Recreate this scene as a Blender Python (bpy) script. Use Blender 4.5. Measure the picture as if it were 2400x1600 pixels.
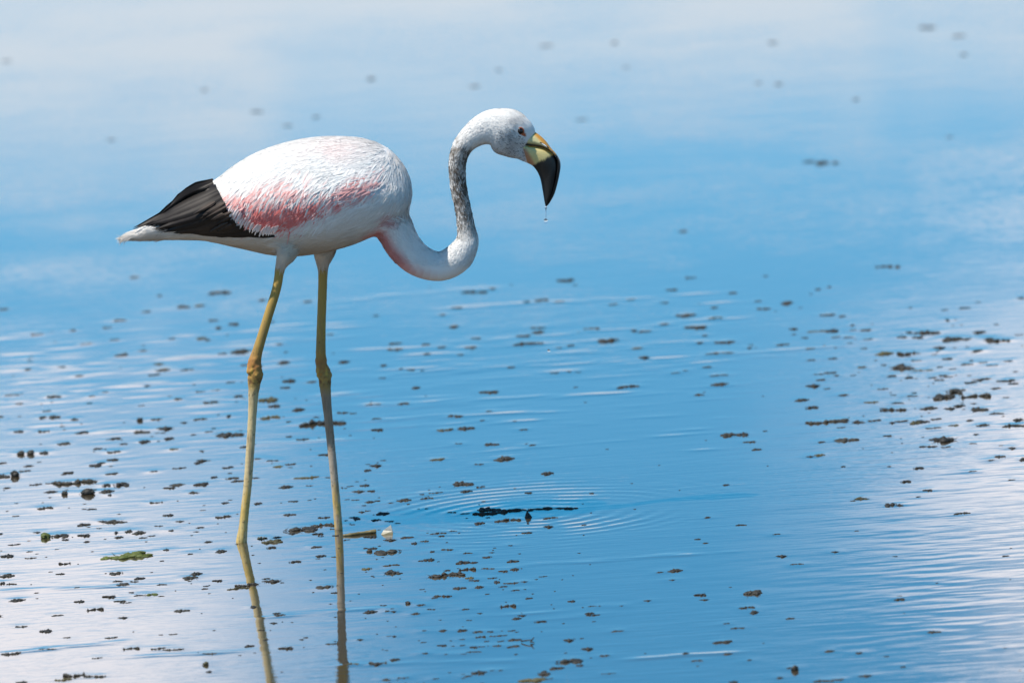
import bpy, bmesh, math, random
import numpy as np
from mathutils import Vector, Matrix
from mathutils.bvhtree import BVHTree

for o in list(bpy.data.objects):
    bpy.data.objects.remove(o, do_unlink=True)
SC = bpy.context.scene
COL = SC.collection
rng = np.random.default_rng(7)
random.seed(7)
R = math.radians

# ------------------------------------------------------------------ camera
FOC, PITCH, CAMY, CAMZ, ROLL = 399.0, R(9.0), -18.18, 3.176, R(3.4)
cd = bpy.data.cameras.new('camera')
cd.lens = FOC; cd.sensor_width = 36.0
cd.clip_start = 0.5; cd.clip_end = 20000
cd.dof.use_dof = True; cd.dof.focus_distance = 18.2; cd.dof.aperture_fstop = 6.5
cam = bpy.data.objects.new('camera', cd); COL.objects.link(cam)
cam.location = (0, CAMY, CAMZ); cam.rotation_euler = (Matrix.Rotation(math.pi/2-PITCH, 3, 'X') @ Matrix.Rotation(-ROLL, 3, 'Z')).to_euler()   # hand-held: the water line climbs to the right
SC.camera = cam
SC.render.resolution_x, SC.render.resolution_y = 1024, 682
CAM = np.array([0, CAMY, CAMZ])
FWD = np.array([0, math.cos(PITCH), -math.sin(PITCH)]); _u = np.array([0, math.sin(PITCH), math.cos(PITCH)])
RGT = np.array([math.cos(ROLL), 0, 0])-math.sin(ROLL)*_u; UP = np.array([math.sin(ROLL), 0, 0])+math.cos(ROLL)*_u
def ray(px, py):
    k = 36.0/2400/FOC
    return FWD + RGT*((px-1200)*k) + UP*((800-py)*k)
def P(px, py, y=0.0):                     # pixel of the photograph -> point on the bird's plane at depth y
    d = ray(px, py); t = (y-CAMY)/d[1]; return CAM + d*t
def W(px, py, z=0.0):                     # pixel -> point on the water
    d = ray(px, py); t = (z-CAMZ)/d[2]; return CAM + d*t
MP = 1/1442.0                             # metres per photograph pixel at the bird
def to_px(x, y, z):                       # arrays of points -> photograph pixels
    q = np.stack([x, y-CAMY, z-CAMZ], -1); dep = q@FWD; k = 36.0/2400/FOC
    return 1200+(q@RGT)/dep/k, 800-(q@UP)/dep/k

# ------------------------------------------------------------------ light
TOSUN = Vector((-0.50, -0.20, 1.0)).normalized()
sun_el = math.asin(TOSUN.z); sun_az = math.atan2(TOSUN.x, TOSUN.y)
sd = bpy.data.lights.new('sun', 'SUN'); sd.energy = 4.2; sd.angle = R(0.5); sd.color = (1.0, 0.935, 0.83)
sun = bpy.data.objects.new('sun', sd); COL.objects.link(sun)
sun.rotation_euler = TOSUN.to_track_quat('Z', 'Y').to_euler(); sun.location = (-6, -3, 12)
SC.view_settings.view_transform = 'Standard'; SC.view_settings.look = 'None'
SC.view_settings.exposure = 0.45; SC.view_settings.gamma = 1.0
SC.view_settings.use_curve_mapping = False
SC.render.engine = 'CYCLES'

class NT:                                  # small helper for node trees
    def __init__(s, tree): s.t = tree; s.n = tree.nodes; s.l = tree.links
    def node(s, kind, **kw):
        n = s.n.new(kind)
        for k, v in kw.items(): setattr(n, k, v)
        return n
    def put(s, sock, v):
        if isinstance(v, bpy.types.NodeSocket): s.l.new(v, sock)
        else: sock.default_value = v
    def m(s, op, a, b=None, c=None, clamp=False):
        n = s.node('ShaderNodeMath', operation=op, use_clamp=clamp)
        for i, v in enumerate((a, b, c)):
            if v is not None: s.put(n.inputs[i], v)
        return n.outputs[0]
    def ss(s, v, lo, hi):                  # smoothstep 0..1
        n = s.node('ShaderNodeMapRange', interpolation_type='SMOOTHSTEP')
        s.put(n.inputs[0], v); n.inputs[1].default_value = lo; n.inputs[2].default_value = hi
        return n.outputs[0]
    def mix(s, f, a, b, blend='MIX'):
        n = s.node('ShaderNodeMix', data_type='RGBA', blend_type=blend)
        s.put(n.inputs[0], f); s.put(n.inputs[6], a); s.put(n.inputs[7], b)
        return n.outputs[2]
    def xyz(s, a, b, c):
        n = s.node('ShaderNodeCombineXYZ')
        for i, v in enumerate((a, b, c)): s.put(n.inputs[i], v)
        return n.outputs[0]
    def noise(s, vec, scale, detail=4, rough=0.55):
        n = s.node('ShaderNodeTexNoise'); s.put(n.inputs['Vector'], vec)
        n.inputs['Scale'].default_value = scale; n.inputs['Detail'].default_value = detail
        n.inputs['Roughness'].default_value = rough
        return n.outputs['Fac']

world = bpy.data.worlds.new('World'); SC.world = world; world.use_nodes = True
wt = NT(world.node_tree); wt.n.clear()
out = wt.node('ShaderNodeOutputWorld'); bg = wt.node('ShaderNodeBackground')
sky = wt.node('ShaderNodeTexSky', sky_type='NISHITA')
sky.sun_disc = False; sky.sun_elevation = sun_el; sky.sun_rotation = sun_az
sky.altitude = 4300; sky.air_density = 1.0; sky.dust_density = 0.0; sky.ozone_density = 3.0
tc = wt.node('ShaderNodeTexCoord'); sp = wt.node('ShaderNodeSeparateXYZ'); wt.l.new(tc.outputs['Generated'], sp.inputs[0])
az = wt.m('MULTIPLY', wt.m('ARCTAN2', sp.outputs[0], sp.outputs[1]), 180/math.pi)
el = wt.m('MULTIPLY', wt.m('ARCSINE', sp.outputs[2]), 180/math.pi)
uv = wt.xyz(az, wt.m('MULTIPLY', el, 1.7), 0.0)
n1 = wt.m('SUBTRACT', wt.noise(uv, 0.9, 6, 0.6), 0.5)
n2 = wt.m('SUBTRACT', wt.noise(uv, 2.6, 5, 0.6), 0.5)
nn = wt.m('ADD', wt.m('MULTIPLY', n1, 1.5), wt.m('MULTIPLY', n2, 0.7))
def blob(u0, v0, ru, rv, edge=0.55, namp=0.9):          # one cumulus, its outline broken by noise
    a = wt.m('POWER', wt.m('DIVIDE', wt.m('SUBTRACT', az, u0), ru), 2.0)
    b = wt.m('POWER', wt.m('DIVIDE', wt.m('SUBTRACT', el, v0), rv), 2.0)
    d = wt.m('SUBTRACT', 1.0, wt.m('SQRT', wt.m('ADD', a, b)))
    return wt.ss(wt.m('ADD', d, wt.m('MULTIPLY', nn, namp)), -0.05, edge)
c_left = blob(-2.65, 10.60, 2.15, 1.85, 0.85, 0.6)
c_right = blob(2.75, 9.75, 1.75, 0.95, 1.0, 0.6)
c_right2 = blob(3.7, 11.15, 1.75, 0.85, 0.8, 0.6)
bank = wt.ss(wt.m('SUBTRACT', wt.m('ADD', wt.m('MULTIPLY', nn, 0.85), wt.m('MULTIPLY', az, -0.03)), el), -8.20, -7.45)
# broken cumulus over the rest of the sky
gen_n = wt.noise(wt.xyz(az, wt.m('MULTIPLY', el, 1.6), 3.7), 0.11, 5, 0.58)
gen = wt.ss(gen_n, 0.60, 0.68)
mask = wt.m('MAXIMUM', wt.ss(wt.m('ABSOLUTE', az), 4.5, 7.0), wt.ss(el, 13.0, 15.5))
gen = wt.m('MULTIPLY', gen, mask)
dens = wt.m('MAXIMUM', wt.m('MAXIMUM', wt.m('MAXIMUM', c_left, c_right), c_right2), gen)
skyc = wt.mix(1.0, sky.outputs[0], (0.17, 1.12, 1.24, 1), 'MULTIPLY')
skyc = wt.mix(wt.m('MULTIPLY', wt.ss(wt.m('MULTIPLY', el, -1.0), -11.0, -7.0), 0.24), skyc, (4.6, 7.4, 9.0, 1))
skyc = wt.mix(wt.m('MULTIPLY', bank, 0.90), skyc, (6.0, 6.5, 7.1, 1))
skyc = wt.mix(wt.m('MULTIPLY', dens, 0.90), skyc, (10.0, 9.6, 10.0, 1))
wt.l.new(skyc, bg.inputs[0]); bg.inputs[1].default_value = 0.11
wt.l.new(bg.outputs[0], out.inputs[0])

# ------------------------------------------------------------------ helpers
def mesh_obj(name, verts, faces, mat=None, parent=None, smooth=True, cols=None):
    me = bpy.data.meshes.new(name)
    me.from_pydata([tuple(map(float, v)) for v in verts], [], [tuple(map(int, f)) for f in faces])
    return finish(name, me, mat, parent, smooth, cols)
def np_mesh(name, V, F):                     # V (n,3), F (m,k) all faces with k corners
    me = bpy.data.meshes.new(name); V = np.asarray(V, np.float32); F = np.asarray(F, np.int32); k = F.shape[1]
    me.vertices.add(len(V)); me.vertices.foreach_set('co', V.ravel())
    me.loops.add(F.size); me.loops.foreach_set('vertex_index', F.ravel())
    me.polygons.add(len(F)); me.polygons.foreach_set('loop_start', np.arange(0, F.size, k, dtype=np.int32))
    me.update(calc_edges=True); return me
def finish(name, me, mat, parent=None, smooth=True, cols=None):
    me.polygons.foreach_set('use_smooth', np.full(len(me.polygons), smooth))
    if cols is not None:
        a = me.color_attributes.new('Col', 'FLOAT_COLOR', 'POINT')
        c = np.ones((len(me.vertices), 4), np.float32); c[:, :3] = cols
        a.data.foreach_set('color', c.ravel())
    if mat: me.materials.append(mat)
    me.update()
    o = bpy.data.objects.new(name, me); COL.objects.link(o)
    if parent: o.parent = parent
    return o
def tag(o, label=None, cat=None, group=None, kind=None):
    if label: o['label'] = label
    if cat: o['category'] = cat
    if group: o['group'] = group
    if kind: o['kind'] = kind
    return o
def vnoise(p, seed=0):                       # smooth value noise, p (n,2|3) -> 0..1
    p = np.asarray(p, float); d = p.shape[1]; i = np.floor(p).astype(np.int64); f = p-i; f = f*f*(3-2*f)
    r = np.zeros(len(p))
    for c in range(2**d):
        h = np.full(len(p), seed*374761393+1013904223, np.int64); w = np.ones(len(p))
        for a in range(d):
            b = (c >> a) & 1; h = (h ^ ((i[:, a]+b)*[668265263, 2246822519, 3266489917][a])) & 0x7fffffff
            h = (h*1274126177+12345) & 0x7fffffff; h ^= h >> 13
            w = w*(f[:, a] if b else 1-f[:, a])
        h = (h*1103515245+12345) & 0x7fffffff; h ^= h >> 15
        r += w*((h & 0xffff)/65535.0)
    return r
def fbm(p, seed=0, n=3):
    p = np.asarray(p, float); r = 0; a = .5; s = 0
    for k in range(n): r = r+a*vnoise(p*(2**k), seed+k*17); s += a; a *= .5
    return r/s
def sstep(v, lo, hi):
    t = np.clip((v-lo)/(hi-lo), 0, 1); return t*t*(3-2*t)
def in_poly(x, y, poly):
    r = np.zeros(len(x), bool); n = len(poly)
    for i in range(n):
        x0, y0 = poly[i]; x1, y1 = poly[(i+1) % n]
        if y0 == y1: continue
        c = ((y0 > y) != (y1 > y)) & (x < (x1-x0)*(y-y0)/(y1-y0)+x0); r ^= c
    return r
def poly_sd(x, y, poly):                     # signed distance, positive inside
    d = np.full(len(x), 1e9); n = len(poly)
    for i in range(n):
        a = np.array(poly[i], float); b = np.array(poly[(i+1) % n], float); e = b-a
        t = np.clip(((x-a[0])*e[0]+(y-a[1])*e[1])/(e@e), 0, 1)
        d = np.minimum(d, np.hypot(x-a[0]-t*e[0], y-a[1]-t*e[1]))
    return np.where(in_poly(x, y, poly), d, -d)
def mat_new(name):
    m = bpy.data.materials.new(name); m.use_nodes = True
    t = NT(m.node_tree); b = m.node_tree.nodes['Principled BSDF']
    return m, t, b
def catmull(pts, n):
    pts = np.array(pts, float); P0 = np.vstack([2*pts[0]-pts[1], pts, 2*pts[-1]-pts[-2]]); outp = []
    m = len(pts)-1
    for j in range(m):
        a, b, c, d = P0[j:j+4]
        for t in np.linspace(0, 1, n, endpoint=False):
            outp.append(.5*((2*b)+(c-a)*t+(2*a-5*b+4*c-d)*t*t+(3*b-a-3*c+d)*t**3))
    outp.append(pts[-1]); return np.array(outp)

# ------------------------------------------------------------------ floating algae, read off the photograph
def reg(x0, y0, s, items):
    return [(x0+i[0]*s, y0+i[1]*s, i[2]*s, i[3]*s) + tuple(i[4:]) for i in items]
AL = []
AL += reg(0, 900, .4464, [(225,172,40,16),(290,168,60,22),(275,62,50,16),(390,182,40,14),(95,245,50,16),(230,246,60,10),(735,185,38,24),(825,182,60,12),(870,228,80,22),(745,248,80,20),(1050,181,70,12),(1215,260,140,28),(1415,172,100,18),(1200,163,20,20),(1690,200,220,30),(335,308,70,16),(760,298,60,20),(600,353,70,12),(915,338,45,12),(1095,247,40,8),(110,360,45,28),(160,358,50,32),(228,355,45,22),(535,412,38,12),(80,470,55,45),(20,480,60,25),(400,510,220,28),(555,525,45,22),(630,520,80,30),(460,565,80,42),(340,570,38,28),(560,558,70,20),(575,578,20,15),(930,525,70,16),(1060,522,70,24),(590,468,60,14),(805,455,40,10),(1015,566,50,14),(1215,490,70,14),(1430,400,60,8),(1460,430,50,12),(1610,488,120,12),(1350,390,40,8),(235,648,80,14),(600,718,110,20),(540,718,50,12),(240,795,65,36,'g'),(310,790,90,24),(195,776,40,10),(440,788,60,20),(675,768,40,18),(730,775,60,20),(610,775,20,18),(897,765,28,12),(945,718,45,10),(1175,693,80,14),(1525,682,65,14),(820,620,70,8),(870,866,30,14),(998,888,26,10),(1160,873,55,18),(155,876,30,8),(690,890,210,40,'g'),(570,905,80,20,'g'),(615,988,70,20),(35,1000,80,20),(10,1040,30,20),(1000,1012,80,20),(645,1047,70,16),(1430,820,110,24),(1570,755,170,34),(1690,738,120,20),(1380,805,50,20),(1660,850,50,14),(790,1100,70,16,'g'),(730,1107,50,8),(630,1135,60,14),(660,1145,60,8),(850,1050,50,8),(1300,1050,120,20),(1430,1030,90,20),(1250,1070,100,12),(1710,1060,90,20),(90,1130,80,16),(500,1180,90,14),(960,1185,80,16),(300,1210,55,10),(110,1270,60,10),(60,1410,100,18),(250,1388,90,8),(690,1385,90,12),(830,1385,70,12),(910,1390,110,12),(1100,1412,70,10),(1080,1465,40,24),(1095,1505,30,14),(390,1525,120,20),(500,1530,110,14),(330,1548,80,14),(110,1560,60,14),(1500,1380,70,20),(1740,1360,60,10),(1330,1165,30,16),(1470,1210,60,12),(510,1435,50,8)])
AL += reg(800, 1100, .3401, [(840,92,130,36),(960,120,60,10),(120,147,80,20),(205,143,50,18),(430,205,100,22),(340,228,40,8),(555,168,30,12),(650,158,90,10),(590,195,80,14),(155,245,30,10),(110,335,45,22),(240,345,70,16),(330,353,60,12),(1020,270,150,36),(850,300,60,12),(760,293,60,10),(1150,345,160,22),(1440,330,100,14),(450,462,80,18),(570,490,60,14),(500,503,40,20),(670,437,100,12),(770,422,50,8),(195,558,45,24),(330,560,180,40),(165,540,30,10),(730,548,80,12),(625,560,30,16),(870,573,60,10),(1010,600,65,16),(1165,520,30,10),(340,657,110,12),(350,702,110,34),(180,680,70,20),(560,627,60,10),(870,685,120,20),(1010,680,90,10),(720,722,240,36),(880,742,60,20),(915,760,70,14),(1115,695,60,18),(1195,683,60,20),(1040,745,60,10),(1075,770,40,24),(1170,780,100,12),(1260,770,50,12),(1110,803,60,12),(820,812,90,20),(950,805,60,20),(1195,828,60,12),(1265,822,20,8),(700,868,120,16),(640,880,40,12),(460,915,45,24),(550,930,60,14),(1150,937,110,20),(855,957,45,14),(315,970,30,14),(350,955,25,10),(360,975,40,14),(510,988,60,16),(2300,690,90,24),(2195,705,50,10),(2280,758,40,10),(2110,900,50,12),(1900,1108,75,14),(1930,937,30,8),(1780,938,20,8),(830,1100,60,24),(935,1113,70,18),(1025,1112,40,14),(960,1150,70,12),(1080,1142,110,10),(1195,1165,80,20),(830,1167,40,8),(910,1218,45,20),(835,1208,40,10),(960,1217,50,10),(1070,1210,60,14),(1195,1212,70,16),(910,1253,100,10),(840,1268,40,8),(575,1262,40,14),(720,1270,30,8),(570,1107,30,8),(365,1145,30,14),(130,1168,45,14),(700,1105,50,18),(370,1305,70,20),(250,1330,130,16),(80,1335,80,14),(1560,1310,180,40),(1640,1345,50,16),(1480,1360,90,24),(1395,1395,80,36),(1320,1445,160,36),(1430,1438,60,10),(1820,1278,70,16),(1840,1403,90,8),(975,1390,50,16),(1040,1382,40,8),(1095,1380,30,10),(870,1420,50,12),(650,1437,40,10),(310,1443,60,18),(425,1432,80,8)])
AL += reg(1600, 900, .4464, [(85,53,50,12),(625,80,70,16),(845,55,50,12),(990,93,70,10),(1050,23,50,8),(1105,132,130,18),(1290,122,90,18),(1365,55,100,40),(1420,30,80,40),(1540,60,160,20),(1560,128,80,26),(1650,152,70,10),(1205,60,50,10),(1130,97,60,8),(745,195,180,20),(835,188,80,24),(920,195,60,18),(1000,190,50,12),(1100,200,30,14),(1150,192,70,12),(1220,196,50,22,'o'),(1425,213,45,12,'o'),(1575,212,70,14),(1740,215,110,16),(240,262,80,24),(310,258,60,24),(350,300,60,12),(870,288,120,24),(830,290,70,14),(730,302,40,10),(1370,285,130,36),(1075,268,40,12),(1320,228,80,8),(1290,325,90,10),(1385,328,50,8),(1525,310,40,6),(1730,333,40,14),(1670,377,55,16),(1620,398,40,8),(1785,390,30,20),(670,378,40,10),(720,370,55,14),(840,430,25,10),(1083,430,20,8),(935,597,70,16),(1095,628,60,24),(1140,632,35,14),(1285,553,45,14),(1465,675,85,12),(1520,455,40,8),(1725,500,35,8),(130,697,30,10),(490,785,40,8),(800,878,40,10),(600,942,70,8),(375,1090,85,36),(335,1170,80,12),(375,1192,40,20),(565,1225,40,12),(228,1253,35,8),(290,1278,70,8),(215,1350,90,20),(235,1413,50,12),(350,1445,25,8),(75,1448,60,10),(15,1410,35,14),(590,1490,45,36),(560,1487,30,10),(770,1398,50,12),(930,1407,35,14),(1325,1297,70,14),(1135,1125,55,16),(740,1555,100,12),(815,1548,60,10),(960,1528,70,14),(510,1538,35,12),(1155,1480,30,10),(1690,1382,20,6)])
AL += reg(1600, 600, .3401, [(1480,68,35,24),(1390,70,120,14),(720,317,70,30),(340,250,60,16),(220,352,50,14),(555,360,90,14),(515,308,50,12),(930,225,35,16),(1010,210,30,12),(1000,403,100,14),(1100,412,50,14),(30,405,90,22),(225,424,90,14),(90,483,140,28),(150,545,40,14),(120,595,50,16),(290,590,130,18),(462,630,35,14),(260,667,180,12),(880,713,60,12),(1030,702,60,14),(165,762,60,14),(245,820,120,10),(255,878,110,24),(20,787,40,8),(1700,522,130,34),(1560,520,40,20),(1620,555,70,20),(1510,553,60,18),(1850,560,120,40),(1940,570,90,20),(2105,567,70,30),(2180,580,140,24),(1825,437,25,20),(1265,507,70,18),(1170,475,30,14),(1170,507,50,10),(930,515,140,12),(1140,557,60,12),(1060,555,60,10),(1280,570,60,10),(690,607,80,14),(1150,598,40,8),(1390,665,110,28),(1540,668,130,20),(1240,762,60,16),(1510,757,150,44),(1650,785,140,10),(1435,822,65,18),(1060,820,40,12),(955,850,60,16),(940,812,70,8),(2035,648,70,18),(1820,703,70,18),(1755,655,30,10),(1610,717,70,8),(1770,760,40,12),(1960,743,80,12),(2070,730,60,10),(2240,720,60,12),(2095,842,70,14),(2230,856,120,16),(2130,752,80,8),(2330,285,40,16),(1800,820,60,16),(1720,835,60,12)])
AL += reg(0, 600, .3401, [(930,143,60,16),(1515,247,150,26),(1100,270,35,14),(1265,345,80,26),(1375,338,70,16),(1005,380,60,14),(825,440,80,14),(30,362,70,16),(500,507,40,16),(740,490,60,10),(1470,440,60,16),(1505,490,40,20),(1610,462,60,24),(1390,563,70,20),(1430,575,40,14),(1180,565,50,12),(790,573,60,10),(600,602,80,8),(255,538,80,10),(835,677,90,20),(860,672,35,22),(985,648,60,12),(1660,650,120,34),(1530,668,60,14),(1805,300,50,16),(2115,310,60,16),(2270,537,50,12),(1925,605,50,12),(1095,740,70,16),(1120,780,100,20),(1290,780,80,12),(425,760,50,12),(545,823,60,12),(1015,892,40,14),(725,933,40,10),(630,963,45,12),(370,965,90,20),(80,955,100,10),(1230,980,50,20),(1455,1003,100,16),(1500,920,40,8),(1840,980,130,40),(2150,863,70,14),(1380,932,60,8)])
AL += reg(850, 600, .3401, [(1400,163,110,20),(770,245,170,18),(895,222,50,14),(1230,300,90,16),(1130,310,40,16),(1355,312,60,12),(650,353,70,16),(550,403,45,12),(630,482,60,22),(1205,492,100,12),(1210,520,80,20),(1110,547,90,16),(1140,600,190,20),(1580,497,110,10),(1700,575,140,36),(1870,508,40,20),(1940,515,80,16),(2075,467,70,14),(2225,403,120,20),(2130,228,70,16),(1890,632,75,14),(1430,612,50,16),(1350,630,40,10),(220,597,80,16),(220,640,100,16),(550,625,60,16),(740,625,80,18),(670,677,45,12),(780,563,60,14),(145,750,45,16),(265,775,30,12),(330,780,55,14),(135,837,45,10),(1020,762,50,14),(1320,803,60,10),(1420,793,30,12),(870,930,120,24),(275,1012,80,20),(75,1020,100,10),(1825,895,150,22),(95,1118,65,10),(640,1098,100,18),(870,1067,50,10),(825,1130,35,10),(1045,1135,30,10),(570,1193,110,20),(720,1180,110,28),(1105,1192,60,12),(660,1290,50,8),(890,1293,90,22),(1170,1297,40,14),(520,1398,90,20),(975,1388,120,34),(800,1432,60,10),(2160,803,60,8),(2080,318,50,12),(1730,330,60,10),(1850,298,60,10),(2260,147,70,10)])
AL += reg(1200, 0, .5102, [(1425,745,60,20),(1360,740,50,12),(1485,745,30,14),(1905,125,90,20),(1580,455,30,18),(1130,380,35,14),(1225,385,45,16),(1200,195,50,18),(2075,250,40,16),(470,195,30,20),(155,210,70,12),(785,1060,40,10),(2050,165,70,14),(525,308,40,10),(320,548,60,10),(2010,628,40,10)])
AL += reg(0, 0, .5102, [(1705,360,40,24),(940,412,40,14),(1450,535,40,18),(1180,512,70,14),(1320,575,50,14),(510,640,40,14),(30,280,50,12),(2180,395,60,14),(2290,320,30,16)])

AL += [(1175,1197,120,9),(1300,1190,110,6)]  # wide strands added to stand in for the dark patch amid the ripples
AL = [q if q[1] > 330 else (q[0], q[1], q[2]*.75, q[3]*.6)+tuple(q[4:]) for q in AL]
# ------------------------------------------------------------------ water
def axis(lo, hi, step, far):
    a = list(np.arange(lo, hi+step/2, step)); s = step
    while a[-1] < far: s *= 1.35; a.append(a[-1]+s)
    s = step; b = []; v = lo
    while v > -far: s *= 1.35; v -= s; b.append(v)
    return np.array(b[::-1]+a)
xs = axis(-1.5, 1.5, .0115, 6000)
ys = np.concatenate([np.arange(-1.75, 2.4, .0062), np.arange(2.4, 8.0, .0125)])
s = .0125; far = []; v = ys[-1]
while v < 6000: s *= 1.35; v += s; far.append(v)
near = []; v = ys[0]; s = .0062
while v > -6000: s *= 1.35; v -= s; near.append(v)
ys = np.concatenate([near[::-1], ys, far])
X, Y = np.meshgrid(xs, ys); H = np.zeros_like(X)
fade = (1-sstep(np.abs(X), 1.45, 2.1))*(1-sstep(Y, 7.9, 9.0))*sstep(Y, -2.2, -1.7)
inner = fade > 0
xi, yi = X[inner], Y[inner]
pxi, pyi = to_px(xi, yi, np.zeros_like(xi))
def g2(x0, y0, sx, sy): return np.exp(-((pxi-x0)/sx)**2-((pyi-y0)/sy)**2)
lowf = fbm(np.stack([xi*2.2+9, yi*.8], -1), 3, 3)
patch = sstep(fbm(np.stack([xi*3.0, yi*1.0+5], -1), 11, 3), .38, .66)
calm = 1-0.75*g2(1650, 1150, 420, 500)
amp = 0.0002+0.0009*patch*calm*sstep(pyi, 560, 760)
amp += 0.0055*g2(2350, 1480, 520, 330)+0.0018*g2(2300, 1000, 400, 160)
amp += 0.0016*g2(150, 900, 700, 170)*(.5+patch)+0.0014*g2(1050, 880, 500, 150)*patch
amp += 0.0010*g2(680, 1450, 300, 200)+0.0012*g2(400, 1290, 500, 70)+0.0004*patch*sstep(-pyi, -500, -200)+0.0012*g2(1300, 1420, 400, 90)*patch
def waves(n, lmin, lmax, spread, seed, tilt=R(2)):
    r = np.random.default_rng(seed); h = np.zeros_like(xi)
    for k in range(n):
        lam = lmin*(lmax/lmin)**r.random(); th = math.pi/2+tilt+r.normal()*spread; kk = 2*math.pi/lam
        h += np.sin(kk*(math.cos(th)*xi+math.sin(th)*yi)+r.random()*6.283)/kk
    return h*math.sqrt(2.0/n)
hi = amp*(waves(34, .020, .065, R(25), 1)*.95+waves(16, .09, .24, R(18), 2)*.35)
# rings where the bill was drawn out of the water, and smaller ones
def ring(px, py, lam, r0, r1, slope, sq=1.0):
    global hi
    c = W(px, py); r = np.hypot((xi-c[0])/sq, yi-c[1]); k = 2*math.pi/lam
    ph = k*r+3.2*(fbm(np.stack([xi*6, yi*4], -1), int(px)+3, 2)-.5)
    brk = 1.7*sstep(fbm(np.stack([xi*7, yi*5], -1), int(px), 3), .28, .75)
    hi = hi+slope/k*np.sin(ph)*brk*sstep(r, r0*.2, r0)*(1-sstep(r, r1*.45, r1))
ring(1240, 1204, .031, .07, .38, .036, 1.15); ring(1165, 1210, .030, .05, .27, .018, 1.15); ring(1345, 1195, .031, .08, .27, .016, 1.1)
ring(566, 1268, .024, .015, .20, .004); ring(793, 1238, .024, .015, .24, .004)
ring(165, 1488, .030, .03, .13, .006, 1.3); ring(480, 1490, .030, .03, .09, .004, 1.3); ring(2130, 1083, .03, .03, .10, .004, 1.3); ring(330, 1335, .03, .04, .16, .004, 1.4)
# the water rises to meet every clump
def bump_at(x0, y0, a, sx, sy):
    global H
    i0, i1 = np.searchsorted(xs, [x0-3.2*sx, x0+3.2*sx]); j0, j1 = np.searchsorted(ys, [y0-3.2*sy, y0+3.2*sy])
    if i1 <= i0 or j1 <= j0: return
    H[j0:j1, i0:i1] += a*np.exp(-((X[j0:j1, i0:i1]-x0)/sx)**2-((Y[j0:j1, i0:i1]-y0)/sy)**2)
H[inner] = hi
for q in AL:
    c = W(q[0], q[1]); sc = (c[1]-CAMY)/18.18
    bump_at(c[0], c[1], .00022*(.6+.8*random.random())*sstep(q[1], 560, 800), max(.012, q[2]*MP*sc*.62), .020)
# wind-drawn strings of scum: low ridges in the surface film
def streak(x0, y0, x1, y1, a=.00019, n=None):
    n = n or max(3, int(abs(x1-x0)/26))
    for t in np.linspace(0, 1, n):
        if random.random() < .28: continue
        c = W(x0+(x1-x0)*t+random.uniform(-9, 9), y0+(y1-y0)*t+random.uniform(-3, 3))
        bump_at(c[0], c[1], a*random.uniform(.3, 1.2), random.uniform(.014, .05), .010)
for sgm in [(1060,722,1640,690),(850,700,1180,672),(1110,800,1700,745),(860,820,1400,800),(980,872,2000,812),(850,868,1060,862),(880,950,1480,918),(850,985,1290,965),(930,1000,1270,985),(1200,885,1280,890),(0,790,130,770),(540,775,800,765),(400,840,640,800),(780,780,820,785),(1320,930,1460,922),(1560,840,1700,835),(600,1450,900,1420),(0,1385,330,1370),(0,1530,260,1505),(300,1540,560,1525),(800,1560,1250,1545),(1150,1440,1300,1435),(1330,1445,1400,1435),(1480,1545,1800,1520),(250,905,500,890),(20,930,200,915),(0,870,260,860),(600,1040,800,1030),(1180,1330,1700,1290)]:
    streak(*sgm)
for k in range(80):                        # short loose streaks on the blue
    x = random.uniform(850, 1750); y = random.triangular(680, 1100, 880); streak(x, y, x+random.uniform(20, 90), y-random.uniform(0, 6), .00013, 3)
for k in range(90):
    x = random.uniform(-20, 800); y = random.triangular(690, 1050, 850); streak(x, y, x+random.uniform(20, 80), y-random.uniform(0, 5), .00013, 3)
H *= fade
nx, ny = len(xs), len(ys)
idx = np.arange(nx*ny).reshape(ny, nx)
F = np.stack([idx[:-1, :-1], idx[:-1, 1:], idx[1:, 1:], idx[1:, :-1]], -1).reshape(-1, 4)
wm, t, b = mat_new('water')
tcw = t.node('ShaderNodeTexCoord')
b.inputs['Base Color'].default_value = (0.065, 0.048, 0.026, 1); b.inputs['Roughness'].default_value = 0.035
b.inputs['IOR'].default_value = 1.45
b.inputs['Coat Weight'].default_value = 1.0; b.inputs['Coat IOR'].default_value = 1.38; b.inputs['Coat Roughness'].default_value = .03
mp = t.node('ShaderNodeMapping'); t.l.new(tcw.outputs['Object'], mp.inputs[0])
mp.inputs['Scale'].default_value = (.16, 1, 1); mp.inputs['Rotation'].default_value = (0, 0, R(-2))
mp2 = t.node('ShaderNodeMapping'); t.l.new(tcw.outputs['Object'], mp2.inputs[0]); mp2.inputs['Scale'].default_value = (.5, .35, 1); mp2.inputs['Location'].default_value = (3.1, 1.7, 0)
patchy = t.m('ADD', .35, t.m('MULTIPLY', t.ss(t.noise(mp2.outputs[0], 3.0, 3, .6), .38, .66), 1.0))   # cat's-paws of finer ripple
fine = t.m('ADD', t.noise(mp.outputs[0], 55, 3, .6), t.m('MULTIPLY', t.noise(mp.outputs[0], 120, 2, .5), .5))
bn = t.node('ShaderNodeBump'); bn.inputs['Strength'].default_value = 1.0; bn.inputs['Distance'].default_value = .00013
t.l.new(t.m('MULTIPLY', fine, patchy), bn.inputs['Height']); t.l.new(bn.outputs[0], b.inputs['Normal']); t.l.new(bn.outputs[0], b.inputs['Coat Normal'])
water = finish('water', np_mesh('water', np.stack([X, Y, H], -1).reshape(-1, 3), F), wm)
tag(water, kind='structure')
bedm, t, b = mat_new('mud'); tcb = t.node('ShaderNodeTexCoord')
t.l.new(t.mix(t.noise(tcb.outputs['Object'], 6), (.10, .08, .055, 1), (.17, .14, .10, 1)), b.inputs['Base Color']); b.inputs['Roughness'].default_value = .9
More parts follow.
